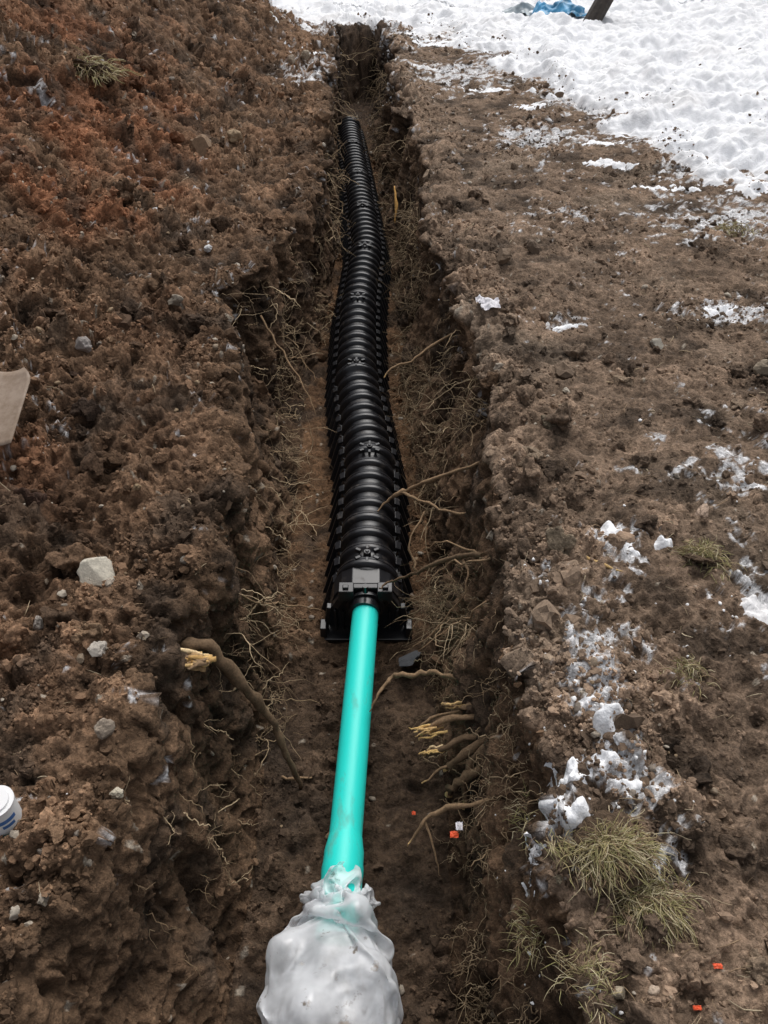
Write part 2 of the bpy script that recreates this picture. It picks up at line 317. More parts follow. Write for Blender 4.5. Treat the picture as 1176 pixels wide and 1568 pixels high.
stone('slate_slab',.095,1.985,.055,(.07,.072,.078),.35,8,z=-.755,flat=.5)
bc=[(.64,2.05),(1.55,2.9),(1.15,3.35),(-1.1,3.7),(-1.6,3.2),(-.95,2.5),(-1.15,2.0),(-1.0,1.2),(.66,1.05),(.8,.75),(.95,.62),(-.78,.7),(-.72,.62),(.55,2.95),(.5,3.2),(.55,2.3),(-1.5,4.9),(-1.1,4.3),(.5,.6),(.45,.52),(.62,.5),(.7,.55),(-2.0,4.1),(-1.9,6.5),(.43,5.2),(.62,1.75),(-1.0,3.15),(-.85,2.2),(1.3,2.6),(-1.3,2.6),(-1.2,3.0),(.52,2.6),(-.9,1.0),(-.75,1.6),(.9,2.4),(1.0,2.9),(-.8,2.9),(-1.7,2.9),(-1.0,1.75)]
pos=[];rr=[];cc_=[]
for (x,y) in bc:
    for q in range(5):
        xx=x+rng.normal()*.10; yy=y+rng.normal()*.10*(1+.2*y); z_,i=gz(xx,yy); r=(.010+.032*rng.random()**1.5)*(1+.12*y)
        pos.append((xx,yy,z_+r*.05)); rr.append(r); cc_.append(np.clip(bare[i],.03,.25)*(.65+.5*rng.random()))
lumps('soil_lumps',np.array(pos),rr,cc_,M_soil,I5,IF5,amp=.85,flat=.8,angular=4,nproto=16)
# ---------------------------------------------------------------- tubes
class Tubes:
    def __init__(s): s.V=[];s.F=[];s.C=[]
    def add(s,pts,rad,col,n=5,sub=3,jit=0,cend=None):
        pts=[Vector(p) for p in pts]; q=[];rr=[]
        m=len(pts)
        for i in range(m-1):
            p0=pts[max(i-1,0)];p1=pts[i];p2=pts[i+1];p3=pts[min(i+2,m-1)]
            for k in range(sub):
                t_=k/sub
                q.append(.5*((2*p1)+(p2-p0)*t_+(2*p0-5*p1+4*p2-p3)*t_*t_+(3*p1-p0-3*p2+p3)*t_**3)); rr.append(rad[i]*(1-t_)+rad[i+1]*t_)
        q.append(pts[-1]);rr.append(rad[-1])
        if jit:
            for i in range(1,len(q)): q[i]=q[i]+Vector((random.gauss(0,jit),random.gauss(0,jit),random.gauss(0,jit))); rr[i]*=random.uniform(.75,1.25)
        b0=len(s.V)
        for i,p in enumerate(q):
            tg=(q[min(i+1,len(q)-1)]-q[max(i-1,0)]); tg=tg.normalized() if tg.length>1e-7 else Vector((0,0,1))
            a=tg.cross(Vector((.31,.22,.93))).normalized(); b=tg.cross(a)
            for k in range(n):
                an=6.2832*k/n; s.V.append(p+(a*math.cos(an)+b*math.sin(an))*rr[i]*(1 if n<6 else random.uniform(.82,1.15))); s.C.append(col if (cend is None or i>1) else cend)
        for i in range(len(q)-1):
            for k in range(n):
                s.F.append((b0+i*n+k,b0+i*n+(k+1)%n,b0+(i+1)*n+(k+1)%n,b0+(i+1)*n+k))
        s.F.append(tuple(b0+k for k in range(n))[::-1]); s.F.append(tuple(b0+(len(q)-1)*n+k for k in range(n)))
    def obj(s,name,mat): return make_mesh(name,[tuple(v) for v in s.V],s.F,mat,True,np.array(s.C,np.float32))
BK=(.15,.10,.06); BL=(.27,.18,.105); YW=(.62,.42,.19)
WD=[YW,(.66,.45,.18),(.72,.55,.32),(.50,.31,.12),(.40,.26,.13)]
T=Tubes()
T.add([(.0,3.55,-.36),(.04,3.6,-.33),(.14,3.62,-.3),(.26,3.7,-.25),(.42,3.8,-.2)],[.003,.006,.007,.008,.008],BL,7,4,.003,YW)
T.add([(-.03,2.63,-.50),(.02,2.66,-.46),(.08,2.66,-.42),(.2,2.62,-.32),(.36,2.56,-.2),(.45,2.55,-.15)],[.002,.006,.011,.008,.007,.007],BL,7,5,.003)
T.add([(.08,2.66,-.42),(.17,2.55,-.38),(.28,2.44,-.35),(.42,2.42,-.33)],[.009,.006,.006,.006],BL,7,5,.003)
T.add([(-.02,2.15,-.5),(.03,2.17,-.48),(.13,2.12,-.38),(.27,2.04,-.22),(.4,1.87,-.06),(.53,1.80,.045),(.6,1.74,.06)],[.003,.005,.007,.009,.010,.009,.009],BK,7,5,.004)
T.add([(.57,1.77,.055),(.66,1.70,.07),(.72,1.66,.07)],[.009,.007,.001],YW,5,4,.003)
for q in [[(.27,2.04,-.22),(.30,1.93,-.25),(.2,1.86,-.4),(.1,1.84,-.5)],[(.4,1.87,-.06),(.30,1.90,-.12),(.22,1.98,-.2),(.15,1.96,-.3)],[(.35,1.95,-.14),(.30,2.12,-.25),(.2,2.2,-.3),(.14,2.25,-.42)],[(.42,1.8,-.1),(.3,1.75,-.2),(.24,1.8,-.33),(.12,1.75,-.4)],[(.13,2.12,-.38),(.1,2.2,-.3),(.16,2.3,-.22)]]:
    T.add(q,[.005,.004,.003,.001][:len(q)],BL,5,5,.005)
T.add([(-.05,1.61,-.56),(-.01,1.68,-.53),(.03,1.73,-.52),(.1,1.7,-.47),(.18,1.68,-.43),(.28,1.57,-.33),(.44,1.55,-.25)],[.002,.006,.009,.009,.008,.007,.007],BL,7,5,.003)
for (a,b_,c,r0,cl_) in [((.12,1.46,-.48),(.20,1.48,-.42),(.38,1.46,-.36),.010,BL),((.13,1.40,-.50),(.20,1.40,-.45),(.36,1.42,-.38),.012,BK),((.19,1.36,-.52),(.23,1.36,-.46),(.38,1.40,-.34),.013,BK),((.19,1.53,-.40),(.26,1.50,-.38),(.38,1.48,-.33),.009,BL),((.20,1.31,-.58),(.24,1.31,-.5),(.38,1.33,-.38),.016,BK),((.25,1.27,-.6),(.27,1.34,-.45),(.38,1.38,-.32),.012,BK),((.10,1.50,-.52),(.18,1.53,-.47),(.36,1.52,-.40),.005,BL),((.12,1.33,-.55),(.22,1.36,-.48),(.38,1.32,-.42),.005,BL)]:
    T.add([a,b_,c],[r0*.55,r0,r0],cl_,8,6,.0035,YW)
for (cx_,cy_,cz_,L0,m_,dz_) in [(.15,1.468,-.450,.07,7,-.1),(.16,1.40,-.475,.05,5,-.25),(.23,1.51,-.385,.04,4,.1)]:
    for _ in range(m_):
        a=Vector((cx_+random.gauss(0,.012),cy_+random.gauss(0,.007),cz_+random.gauss(0,.006))); l_=L0*random.uniform(.4,1.1); d=Vector((-1,random.gauss(-.15,.22),random.gauss(dz_,.2))).normalized()
        r=random.uniform(.003,.0055); T.add([a+Vector((.03,0,.01)),a+d*l_*.5,a+d*l_],[r,r,.0006],random.choice(WD),4,4,.0022)
T.add([(.07,1.12,-.54),(.11,1.15,-.47),(.17,1.17,-.42),(.3,1.15,-.34),(.44,1.14,-.3)],[.002,.006,.008,.007,.007],BL,7,5,.003,YW)
T.add([(.12,1.16,-.46),(.15,1.09,-.52),(.16,1.05,-.58)],[.004,.003,.001],BL,5,4,.003)
dy=-.09
T.add([(-.72,1.60+dy,-.16),(-.55,1.62+dy,-.10),(-.46,1.62+dy,-.28),(-.376,1.6+dy,-.46),(-.33,1.56+dy,-.60),(-.29,1.54+dy,-.78)],[.018,.023,.019,.015,.012,.009],BK,9,6,.004)
for q in range(34):
    o1=Vector((-.520+random.gauss(0,.012),1.535+dy+random.gauss(0,.012),-.075+random.gauss(0,.010))); L_=random.uniform(.04,.15)
    d=Vector((-1,random.gauss(-.30,.16),random.gauss(.12,.13))).normalized()
    r=random.uniform(.005,.011); T.add([o1,o1+d*L_*.45,o1+d*L_*.8,o1+d*L_+Vector((0,random.gauss(0,.006),random.gauss(0,.006)))],[r,r,r*.6,.0006],random.choice(WD+[BL]),4,3,.0028)
T.add([(-.62,1.83,-.14),(-.55,1.88,-.25),(-.46,2.0,-.42),(-.36,2.1,-.55),(-.27,2.15,-.62)],[.005,.005,.004,.003,.002],BL,5,5,.006)
T.add([(-.46,2.0,-.42),(-.42,1.95,-.36),(-.39,1.99,-.45),(-.38,1.9,-.55)],[.003,.003,.002,.001],BL,5,5,.005)
T.add([(-.68,3.95,-.2),(-.56,3.8,-.34),(-.44,3.6,-.42),(-.36,3.45,-.52)],[.006,.005,.004,.002],BL,5,5,.006)
T.add([(-.52,3.8,-.38),(-.45,3.85,-.42),(-.38,3.75,-.5)],[.004,.003,.001],BL,5,5,.005)
T.add([(-.36,1.48,-.76),(-.31,1.46,-.74),(-.25,1.47,-.75)],[.006,.005,.003],BL,5,4,.002)
T.add([(.085,6.0,-.42),(.095,6.1,-.3),(.08,6.2,-.2)],[.004,.013,.004],(.55,.31,.10),6,4,.003)
T.obj('tree_roots',M_root)
H=Tubes()
wl=np.where((wpf>.02)&(wpf<.85)&(yf>.6)&(yf<12))[0]
ck=np.clip(.5+fbm(P[wl],.45,2,90.)*1.5,0.03,1)**2.2*(1+1.3*(xf[wl]>0))*np.where((xf[wl]<0)&(yf[wl]<1.6),.2,1)*np.where((xf[wl]<0)&(yf[wl]>1.8)&(yf[wl]<2.4),1.8,1); ck/=ck.sum()
for i in rng.choice(wl,1700,p=ck):
    p=Vector(P[i].tolist()); side=1 if p.x<-.1 else -1
    L_=random.choice([random.uniform(.04,.14),random.uniform(.10,.30 if p.y>1.6 else .16)])*(1+.06*p.y); nseg=random.randint(4,7)
    d=Vector((side*random.uniform(.4,1.2),random.gauss(0,.7),random.gauss(0,.6))).normalized(); pts=[p-d*.02]
    for k in range(nseg):
        d=(d+Vector((random.gauss(side*.05,.35),random.gauss(0,.5),random.gauss(-.12,.4)))).normalized(); pts.append(pts[-1]+d*L_/nseg)
    r=random.choice([.0007,.0008,.0010,.0013,.0019])*(1+.13*p.y)
    c_=random.choice([(.36,.27,.17),(.46,.35,.22),(.20,.14,.085),(.28,.20,.12)])
    H.add(pts,[r]*(nseg)+[r*.4],c_,3,3,.003)
    for _ in range(random.choice([0,1,2,3])):
        q=pts[random.randint(1,3)]; d2=Vector((side*random.random(),random.gauss(0,1),random.gauss(-.2,.7))).normalized(); e_=Vector((random.gauss(0,.3),random.gauss(0,.3),random.gauss(-.2,.3)))
        H.add([q,q+d2*L_*.2,q+(d2+e_)*L_*.4],[r*.7,r*.6,r*.3],c_,3,3,.002)
H.obj('hair_roots',M_straw)
G_=Tubes()
ws=vis*(wpf<.1)*(t<.0)*(np.abs(xf)<.6*yf+.7)*(dR>-.05)*1.0+vis*(wpf<.1)*(dL>0)*.45*(np.abs(xf)<.6*yf+.7)
for i in rng.choice(len(P),700,p=ws/ws.sum()):
    p=Vector(P[i].tolist()); a=random.random()*6.28; L_=random.uniform(.015,.06)*(1+.15*p.y)
    d=Vector((math.cos(a),math.sin(a),random.gauss(.05,.15))); r=random.choice([.0006,.0009,.0014])*(1+.12*p.y)
    G_.add([p-d*L_*.5+Vector((0,0,.003)),p+Vector((random.gauss(0,.004),random.gauss(0,.004),.008)),p+d*L_*.5+Vector((0,0,.004))],[r,r,r*.5],random.choice([(.36,.28,.18),(.27,.19,.12),(.13,.09,.055),(.46,.38,.26)]),3,2,.0008)
G_.obj('straw_litter',M_straw)
# ---------------------------------------------------------------- grass tufts
def tuft(x,y,sx,sy,n,Lm,lean,r=.0009,z0=None,soil=True):
    g=Tubes(); zz=(gz(x,y)[0] if z0 is None else z0)
    sub=[(random.gauss(0,.5)*sx,random.gauss(0,.5)*sy,random.gauss(0,.6),random.gauss(0,.6)) for _ in range(16)]
    for _ in range(n):
        c0=random.choice(sub); px,py=c0[0]+random.gauss(0,.28)*sx,c0[1]+random.gauss(0,.28)*sy; q=min(1,math.hypot(px/sx,py/sy))
        b=Vector((x+px,y+py,zz+.028*(1-q*q)-.006)); d=Vector((px/sx*.4+lean[0]+c0[2]+random.gauss(0,.4),py/sy*.4+lean[1]+c0[3]+random.gauss(0,.4),random.uniform(.1,1.0))).normalized()
        L_=Lm*random.uniform(.25,1.2); p1=b+d*L_*.4; d2=(d+Vector((random.gauss(0,.4),random.gauss(0,.4),-.8))).normalized(); p2=p1+d2*L_*.4; p3=p2+(d2+Vector((random.gauss(0,.5),random.gauss(0,.5),-.4))).normalized()*L_*.3
        zf=zz+.003; p2.z=max(p2.z,zf-.03*q); p3.z=max(p3.z,zf-.04*q)
        c_=random.choice([(.40,.33,.17),(.31,.28,.13),(.48,.41,.25),(.25,.23,.10),(.28,.20,.12),(.54,.47,.31),(.16,.11,.07)])
        g.add([b,p1,p2,p3],[r,r*1.2,r,r*.4],c_,3,3)
    o=g.obj('grass_tuft',M_straw)
    if soil:
        m=lumps('sod_soil',np.array([[x,y,zz-.005]]),[max(sx,sy)*1.05],[(.10,.068,.044)],M_soil,I5,IF5,amp=.4,flat=.30,nproto=1); m.parent=o
tuft(.475,.79,.075,.050,1700,.055,(.4,-.4),.0007)
tuft(.55,.71,.075,.045,1300,.055,(.5,-.6),.0007,soil=False)
tuft(-2.0,6.0,.16,.13,350,.16,(0,0),.0022)
tuft(1.0,1.76,.06,.045,400,.055,(0,-.2),.0009)
tuft(.80,1.29,.045,.03,160,.05,(-.2,0),.0008,soil=False)
tuft(.40,.58,.06,.05,160,.05,(-.3,.4),.0007,soil=False)
tuft(.33,.72,.03,.05,120,.05,(-.5,0),.0007,soil=False)
tuft(.36,1.0,.02,.05,70,.05,(-.5,0),.0008,soil=False)
tuft(2.1,4.6,.15,.07,120,.10,(0,0),.0018,soil=False)
# ---------------------------------------------------------------- leaching chamber
FZ=-.785
ch=empty('drainage_chamber')
def centre(y): return float(cham_x(y))
half=[(.183,.0,0,0),(.183,.014,0,0),(.164,.018,0,0)]
for k in range(6):
    a0=.160-.046*k/6; h0=.022+.16*k/6
    half+=[(a0,h0,1,0),(a0,h0+.015,1,0),(a0-.022,h0+.018,1,1),(a0-.024,h0+.026,1,1)]
for k in range(13):
    an=math.radians(2+88*k/12); half.append((.098*math.cos(an),.176+.090*math.sin(an),2,0))
full=half+[(-a,h,ty,st) for (a,h,ty,st) in half[::-1][1:]]
pitch=.1015; y0=2.27; y1=9.62; joints=[2.32,3.11,3.96,4.85,5.75,6.65,7.6,8.6,9.55]
V=[];F=[];st_=[]
phs=[(0,0),(.08,.12),(.13,.80),(.18,.97),(.25,1),(.33,1.0),(.345,.90),(.365,.90),(.38,1),(.46,.98),(.50,.93),(.56,.70),(.62,.12),(.70,0),(.85,-.12)]
y=y0
while y<y1:
    for (ph,r) in phs: st_.append((y+ph*pitch,r))
    y+=pitch
for (yy,r) in st_:
    x=centre(yy); dx=(centre(yy+.02)-centre(yy-.02))/.04; l=math.hypot(dx,1); sx_,sy_=1/l,-dx/l
    jd=min(abs(yy-j) for j in joints); jn=.007 if jd<.06 else 0
    for (a,h,ty,stp) in full:
        sg=1 if a>=0 else -1; aa=abs(a); hh=h
        if ty==1:
            if stp and r>.5: aa+=.018*r
            aa+=.012*r+jn
        elif ty==2:
            c0=math.atan2(h-.176,aa); k_=.026*r+jn; aa+=k_*math.cos(c0)*1.0; hh+=k_*math.sin(c0)
        V.append((x+sg*aa*sx_,yy+sg*aa*sy_,FZ+hh+.0))
n=len(full)
for i in range(len(st_)-1):
    for k in range(n-1): F.append((i*n+k,(i+1)*n+k,(i+1)*n+k+1,i*n+k+1))
o=make_mesh('ribbed_arch',V,F,M_black,True,parent=ch)
md=o.modifiers.new('es','EDGE_SPLIT'); md.split_angle=math.radians(45)
def bmobj(name,build,mat,parent=None,bevel=.0,smooth=False):
    bm=bmesh.new(); build(bm); me=bpy.data.meshes.new(name); bm.to_mesh(me); bm.free(); me.materials.append(mat)
    o=bpy.data.objects.new(name,me); S.collection.objects.link(o)
    if smooth: me.polygons.foreach_set('use_smooth',[True]*len(me.polygons)); m=o.modifiers.new('es','EDGE_SPLIT'); m.split_angle=math.radians(35)
    if bevel: b=o.modifiers.new('bv','BEVEL'); b.width=bevel; b.segments=2; b.limit_method='ANGLE'
    if parent: o.parent=parent
    return o
def box(bm,c,s,rot=None):
    m=Matrix.Translation(c)@(rot if rot else Matrix())@Matrix.Diagonal((s[0],s[1],s[2],1)); bmesh.ops.create_cube(bm,size=1,matrix=m)
def cyl(bm,p,q,r1,r2=None,n=28,caps=True):
    p=Vector(p);q=Vector(q);d=q-p; m=Matrix.Translation((p+q)/2)@d.to_track_quat('Z','Y').to_matrix().to_4x4()
    bmesh.ops.create_cone(bm,cap_ends=caps,segments=n,radius1=r1,radius2=r1 if r2 is None else r2,depth=d.length,matrix=m)
def fins(bm):
    y=y0+.035
    while y<y1-.05:
        x=centre(y)
        for sg in (-1,1):
            rot=Matrix.Rotation(sg*math.radians(-19),4,'Y')@Matrix.Rotation(math.radians(-16),4,'X')
            box(bm,(x+sg*.158,y,FZ+.095),(.034,.010,.170),rot)
            box(bm,(x+sg*.172,y,FZ+.012),(.034,.03,.022))
            box(bm,(x+sg*.131,y,FZ+.185),(.026,.046,.012),Matrix.Rotation(sg*math.radians(25),4,'Y'))
        y+=pitch
bmobj('side_fins',fins,M_black,ch,.0015)
def knobs(bm):
    for j in joints[1:-1]+[2.345]:
        x=centre(j); zt=FZ+.292
        cyl(bm,(x,j,zt-.02),(x,j,zt+.014),.017,.015,16); cyl(bm,(x,j,zt+.014),(x,j,zt+.019),.008,.008,12)
        for (a,b_) in ((.038,.022),(-.038,.022),(.038,-.026),(-.038,-.026)): box(bm,(x+a,j+b_,zt-.004),(.024,.014,.020),Matrix.Rotation(math.copysign(.5,a*b_),4,'Z'))
        box(bm,(x,j+.036,zt-.002),(.013,.022,.02)); box(bm,(x,j-.038,zt-.002),(.013,.022,.02))
bmobj('knobs',knobs,M_black,ch,.002)
cx0=centre(2.2); ec=empty('end_cap'); ec.parent=ch
PZ=-.615
def plate(bm):
    out=[(-.160,0),(-.154,.10),(-.132,.19),(-.10,.235),(-.055,.262),(.055,.262),(.10,.235),(.132,.19),(.154,.10),(.160,0)]
    fr=[bm.verts.new((cx0+a,2.20,FZ+h)) for a,h in out]; bk=[bm.verts.new((cx0+a*1.0,2.29,FZ+h*1.04)) for a,h in out]
    bm.faces.new(fr[::-1]); bm.faces.new(bk)
    for i in range(len(out)): j=(i+1)%len(out); bm.faces.new((fr[i],fr[j],bk[j],bk[i]))
    bmesh.ops.recalc_face_normals(bm,faces=bm.faces)
    box(bm,(cx0,2.165,FZ+.006),(.375,.09,.012))
    for sg in (-1,1):
        box(bm,(cx0+sg*.178,2.155,FZ+.035),(.026,.055,.07)); box(bm,(cx0+sg*.162,2.185,FZ+.075),(.020,.03,.15),Matrix.Rotation(sg*math.radians(-8),4,'Y'))
        box(bm,(cx0+sg*.128,2.185,FZ+.07),(.012,.035,.13)); box(bm,(cx0+sg*.097,2.190,FZ+.06),(.010,.024,.11))
        box(bm,(cx0+sg*.078,2.175,FZ+.240),(.060,.055,.056)); box(bm,(cx0+sg*.080,2.17,FZ+.272),(.024,.02,.012))
        box(bm,(cx0+sg*.110,2.185,FZ+.18),(.03,.035,.07),Matrix.Rotation(sg*math.radians(-28),4,'Y'))
    box(bm,(cx0,2.190,FZ+.245),(.10,.026,.030))
bmobj('end_plate',plate,M_black,ec,.003)
def hub(bm):
    cyl(bm,(cx0-.005,2.12,PZ),(cx0,2.21,PZ),.064,.070,36); cyl(bm,(cx0,2.155,PZ),(cx0,2.17,PZ),.078,.078,36)
    cyl(bm,(cx0,2.155,FZ+.262),(cx0,2.155,FZ+.295),.012,.012,14)
bmobj('pipe_hub',hub,M_black,ec,.002,True)
# ---------------------------------------------------------------- pipe
A=Vector((-.135,.98,-.687)); B=Vector((cx0,2.14,PZ)); dr=(B-A).normalized()
def rev(pts,n=56):
    V=[];F=[]; u_=dr.cross(Vector((0,0,1))).normalized(); v_=u_.cross(dr)
    for (s_,r) in pts:
        for k in range(n):
            a=6.28318*k/n; V.append(A+dr*s_+(u_*math.cos(a)+v_*math.sin(a))*r)
    for i in range(len(pts)-1):
        for k in range(n): F.append((i*n+k,i*n+(k+1)%n,(i+1)*n+(k+1)%n,(i+1)*n+k))
    return [tuple(x) for x in V],F
Lp=(B-A).length
bell=[(-.06,.056),(-.06,.0635),(.0,.0635),(.105,.0635),(.12,.0652),(.138,.0652),(.152,.0630),(.19,.0625),(.215,.0575),(.235,.0545),(.24,.0530)]
pts=bell+[(.24+(Lp-.24)*k/24,.0530) for k in range(1,25)]+[(Lp,.048),(0,.048)]
V,F=rev(pts); pp=make_mesh('sewer_pipe',V,F,M_pipe,True)
e=pp.modifiers.new('es','EDGE_SPLIT'); e.split_angle=math.radians(40)
# ---------------------------------------------------------------- plastic bag
m,t_,b,N,L=nt('clear_polythene'); 
b.inputs['Roughness'].default_value=.16; b.inputs['Specular IOR Level'].default_value=1.0
tc=N.new('ShaderNodeTexCoord'); nz=N.new('ShaderNodeTexNoise'); nz.inputs['Scale'].default_value=22; nz.inputs['Detail'].default_value=8; nz.inputs['Roughness'].default_value=.65; L.new(tc.outputs['Object'],nz.inputs['Vector'])
dm=N.new('ShaderNodeMapRange'); dm.inputs[1].default_value=.61; dm.inputs[2].default_value=.67; L.new(nz.outputs['Fac'],dm.inputs[0])
cm=N.new('ShaderNodeMix'); cm.data_type='RGBA'; cm.inputs[6].default_value=(.92,.94,.97,1); cm.inputs[7].default_value=(.16,.115,.075,1); L.new(dm.outputs[0],cm.inputs[0]); L.new(cm.outputs[2],b.inputs['Base Color'])
tr=N.new('ShaderNodeBsdfTransparent'); tl=N.new('ShaderNodeBsdfTranslucent'); tl.inputs[0].default_value=(.92,.94,.96,1)
m1=N.new('ShaderNodeMixShader'); m1.inputs[0].default_value=.22; L.new(b.outputs[0],m1.inputs[1]); L.new(tl.outputs[0],m1.inputs[2])
m2=N.new('ShaderNodeMixShader'); lw_=N.new('ShaderNodeLayerWeight'); lw_.inputs[0].default_value=.55
nq=N.new('ShaderNodeTexNoise'); nq.inputs['Scale'].default_value=9; nq.inputs['Detail'].default_value=4; L.new(tc.outputs['Object'],nq.inputs['Vector'])
ml=N.new('ShaderNodeMapRange'); ml.inputs[1].default_value=.38; ml.inputs[2].default_value=.62; ml.inputs[3].default_value=.22; ml.inputs[4].default_value=.62; L.new(nq.outputs['Fac'],ml.inputs[0])
mr=N.new('ShaderNodeMapRange'); L.new(ml.outputs[0],mr.inputs[3]); mr.inputs[4].default_value=1.0; L.new(lw_.outputs['Facing'],mr.inputs[0]); 
mm=N.new('ShaderNodeMath'); mm.operation='MAXIMUM'; L.new(mr.outputs[0],mm.inputs[0]); L.new(dm.outputs[0],mm.inputs[1]); L.new(mm.outputs[0],m2.inputs[0])
L.new(tr.outputs[0],m2.inputs[1]); L.new(m1.outputs[0],m2.inputs[2]); L.new(m2.outputs[0],N['Material Output'].inputs[0])
M_bag=m
# cloth relaxation: an over-long tube of film settles over the pipe end and pockets of air
NT,NG=160,100
th=np.linspace(0,2*np.pi,NT,endpoint=False); sg_=np.linspace(0,1,NG)
TH,SG=np.meshgrid(th,sg_)
ks=[0,.08,.16,.26,.42,.62,.84,1]
Rk=np.interp(SG,ks,[.125,.080,.080,.145,.205,.215,.185,.05])
cxk=np.interp(SG,ks,[-.120,-.124,-.130,-.14,-.147,-.152,-.155,-.155]); cyk=np.interp(SG,ks,[1.075,1.025,.985,.94,.85,.71,.55,.43]); czk=np.interp(SG,ks,[-.668,-.677,-.676,-.655,-.63,-.62,-.63,-.66])
cyc=np.stack([np.cos(TH)*.9,np.sin(TH)*.9,SG*3.2],2).reshape(-1,3)
r_n=(1+.16*fbm(cyc,.8,2,27.)+.14*fbm(cyc,.28,2,37.)).reshape(TH.shape)
XC=np.stack([cxk+np.cos(TH)*Rk*r_n*1.05,cyk+.03*fbm(cyc,.3,2,47.).reshape(TH.shape),czk+np.sin(TH)*Rk*r_n*.85],2).reshape(-1,3)
gi=np.arange(NT*NG).reshape(NG,NT)
dc=2*np.pi*.255/NT; dl=1.02/NG
cons=[]
def addc(Ai,Bi,rest,st,mn=False): cons.append((Ai.ravel(),Bi.ravel(),rest,st,mn))
cr_=lambda k:np.roll(gi,-k,1)
for p in (0,1): addc(gi[:,p::2],cr_(1)[:,p::2],dc,1.0)
for p in (0,1): addc(gi[p:-1:2],gi[p+1::2][:len(gi[p:-1:2])],dl,1.0)
dg=math.hypot(dc,dl)
for p in (0,1): addc(gi[p:-1:2],cr_(1)[p+1::2][:len(gi[p:-1:2])],dg,.5)
for p in (0,1): addc(cr_(1)[p:-1:2],gi[p+1::2][:len(gi[p:-1:2])],dg,.5)
stp=3; mnf=.80
for p in range(2*stp):
    c_=np.arange(NT)[(np.arange(NT)%(2*stp))==p]; c_=c_[c_+stp<NT]
    if len(c_): addc(gi[:,c_],gi[:,c_+stp],stp*dc*mnf,.30,True)
for p in range(2*stp):
    r_i=np.arange(NG)[(np.arange(NG)%(2*stp))==p]; r_i=r_i[r_i+stp<NG]
    addc(gi[r_i],gi[r_i+stp],stp*dl*mnf,.30,True)
VX=np.zeros_like(XC); pinr=gi[8:14].ravel(); pin0=XC.copy()
Aa=np.array(A); dd_=np.array(dr)
bl_c=np.array([-.148,.735,-.665]); bl_r=np.array([.172,.235,.105]); om=np.array([1.32,1.5,1.6])
sp_=[(np.array([-.055,1.035,-.575]),.040),(np.array([-.27,.86,-.64]),.060),(np.array([-.04,.80,-.62]),.065),(np.array([-.19,.70,-.58]),.060),(np.array([-.08,.95,-.58]),.045)]
for step in range(80):
    X0=XC.copy(); VX*=.92; VX[:,2]-=.00025; XC=XC+VX
    for it in range(5):
        for (a_,b_,rs_,st_f,mn) in cons:
            d=XC[b_]-XC[a_]; l=np.sqrt((d*d).sum(1))+1e-9; e_=(l-rs_)
            if mn: e_=np.minimum(e_,0)
            c=d*(e_/l*.5*st_f)[:,None]; XC[a_]+=c; XC[b_]-=c
        q=XC-Aa; s_=q@dd_; rad_v=q-s_[:,None]*dd_; rl=np.sqrt((rad_v**2).sum(1))+1e-9
        m_=(s_>-.065)&(rl<.067); XC[m_]+=rad_v[m_]*((.067-rl[m_])/rl[m_])[:,None]
        XN=XC[pinr]; qn=XN-Aa; sn=qn@dd_; rv=qn-sn[:,None]*dd_; rn=np.sqrt((rv**2).sum(1))+1e-9
        lim=.086; mk=rn>lim; XN[mk]-=rv[mk]*((rn[mk]-lim)/rn[mk])[:,None]; XC[pinr]=XN
        qq=(XC-bl_c)/bl_r; ql=np.sqrt((qq**2).sum(1))+1e-9; m_=ql<1; XC[m_]=bl_c+qq[m_]/ql[m_][:,None]*bl_r
        for (c0,r0_) in sp_:
            qq=(XC-c0); ql=np.sqrt((qq**2).sum(1))+1e-9; m_=ql<r0_; XC[m_]=c0+qq[m_]/ql[m_][:,None]*r0_
        qq=(XC-bl_c)/(bl_r*om); ql=np.sqrt((qq**2).sum(1)); m_=(ql>1)&(XC[:,1]<.95); XC[m_]+=((bl_c+qq[m_]/ql[m_][:,None]*(bl_r*om))-XC[m_])*.4
        XC[:,2]=np.maximum(XC[:,2],-.780)
        XC[gi[10]]=XC[gi[10]]*.7+pin0[gi[10]]*.3; XC[gi[-1]]=pin0[gi[-1]]
    VX=np.clip(XC-X0,-.01,.01)
idn=np.roll(gi,-1,1)
G3=XC.reshape(NG,NT,3); du=np.roll(G3,-1,1)-np.roll(G3,1,1); dv_=np.gradient(G3,axis=0); nb=np.cross(du,dv_); nb/=np.linalg.norm(nb,axis=2)[:,:,None]+1e-9
rc=ridged(cyc,.35,2,61.,.5)-.6; XC=XC+nb.reshape(-1,3)*(rc*.012)[:,None]
FB=np.stack([gi[:-1],idn[:-1],idn[1:],gi[1:]],2).reshape(-1,4)
bag=make_mesh('plastic_bag',XC,FB.astype(np.int32),M_bag,True)
sb=bag.modifiers.new('sub','SUBSURF'); sb.levels=1; sb.render_levels=1
print('bag bounds',XC.min(0),XC.max(0))
def crumple(P_,n,f0,amp,seed,warp=.3,gr=1.22,dec=.80):
    r=np.random.default_rng(seed); o=np.zeros(len(P_)); a=amp; Wp=P_+warp*np.stack([fbm(P_,.9,2,seed+k*5.) for k in range(3)],1)
    for i in range(n):
        d=r.normal(size=3); d/=np.linalg.norm(d); ff=f0*(gr**i); q=Wp@d*ff+r.random()*5; o+=a*(np.abs((q%2)-1)-.5); a*=dec
    return o
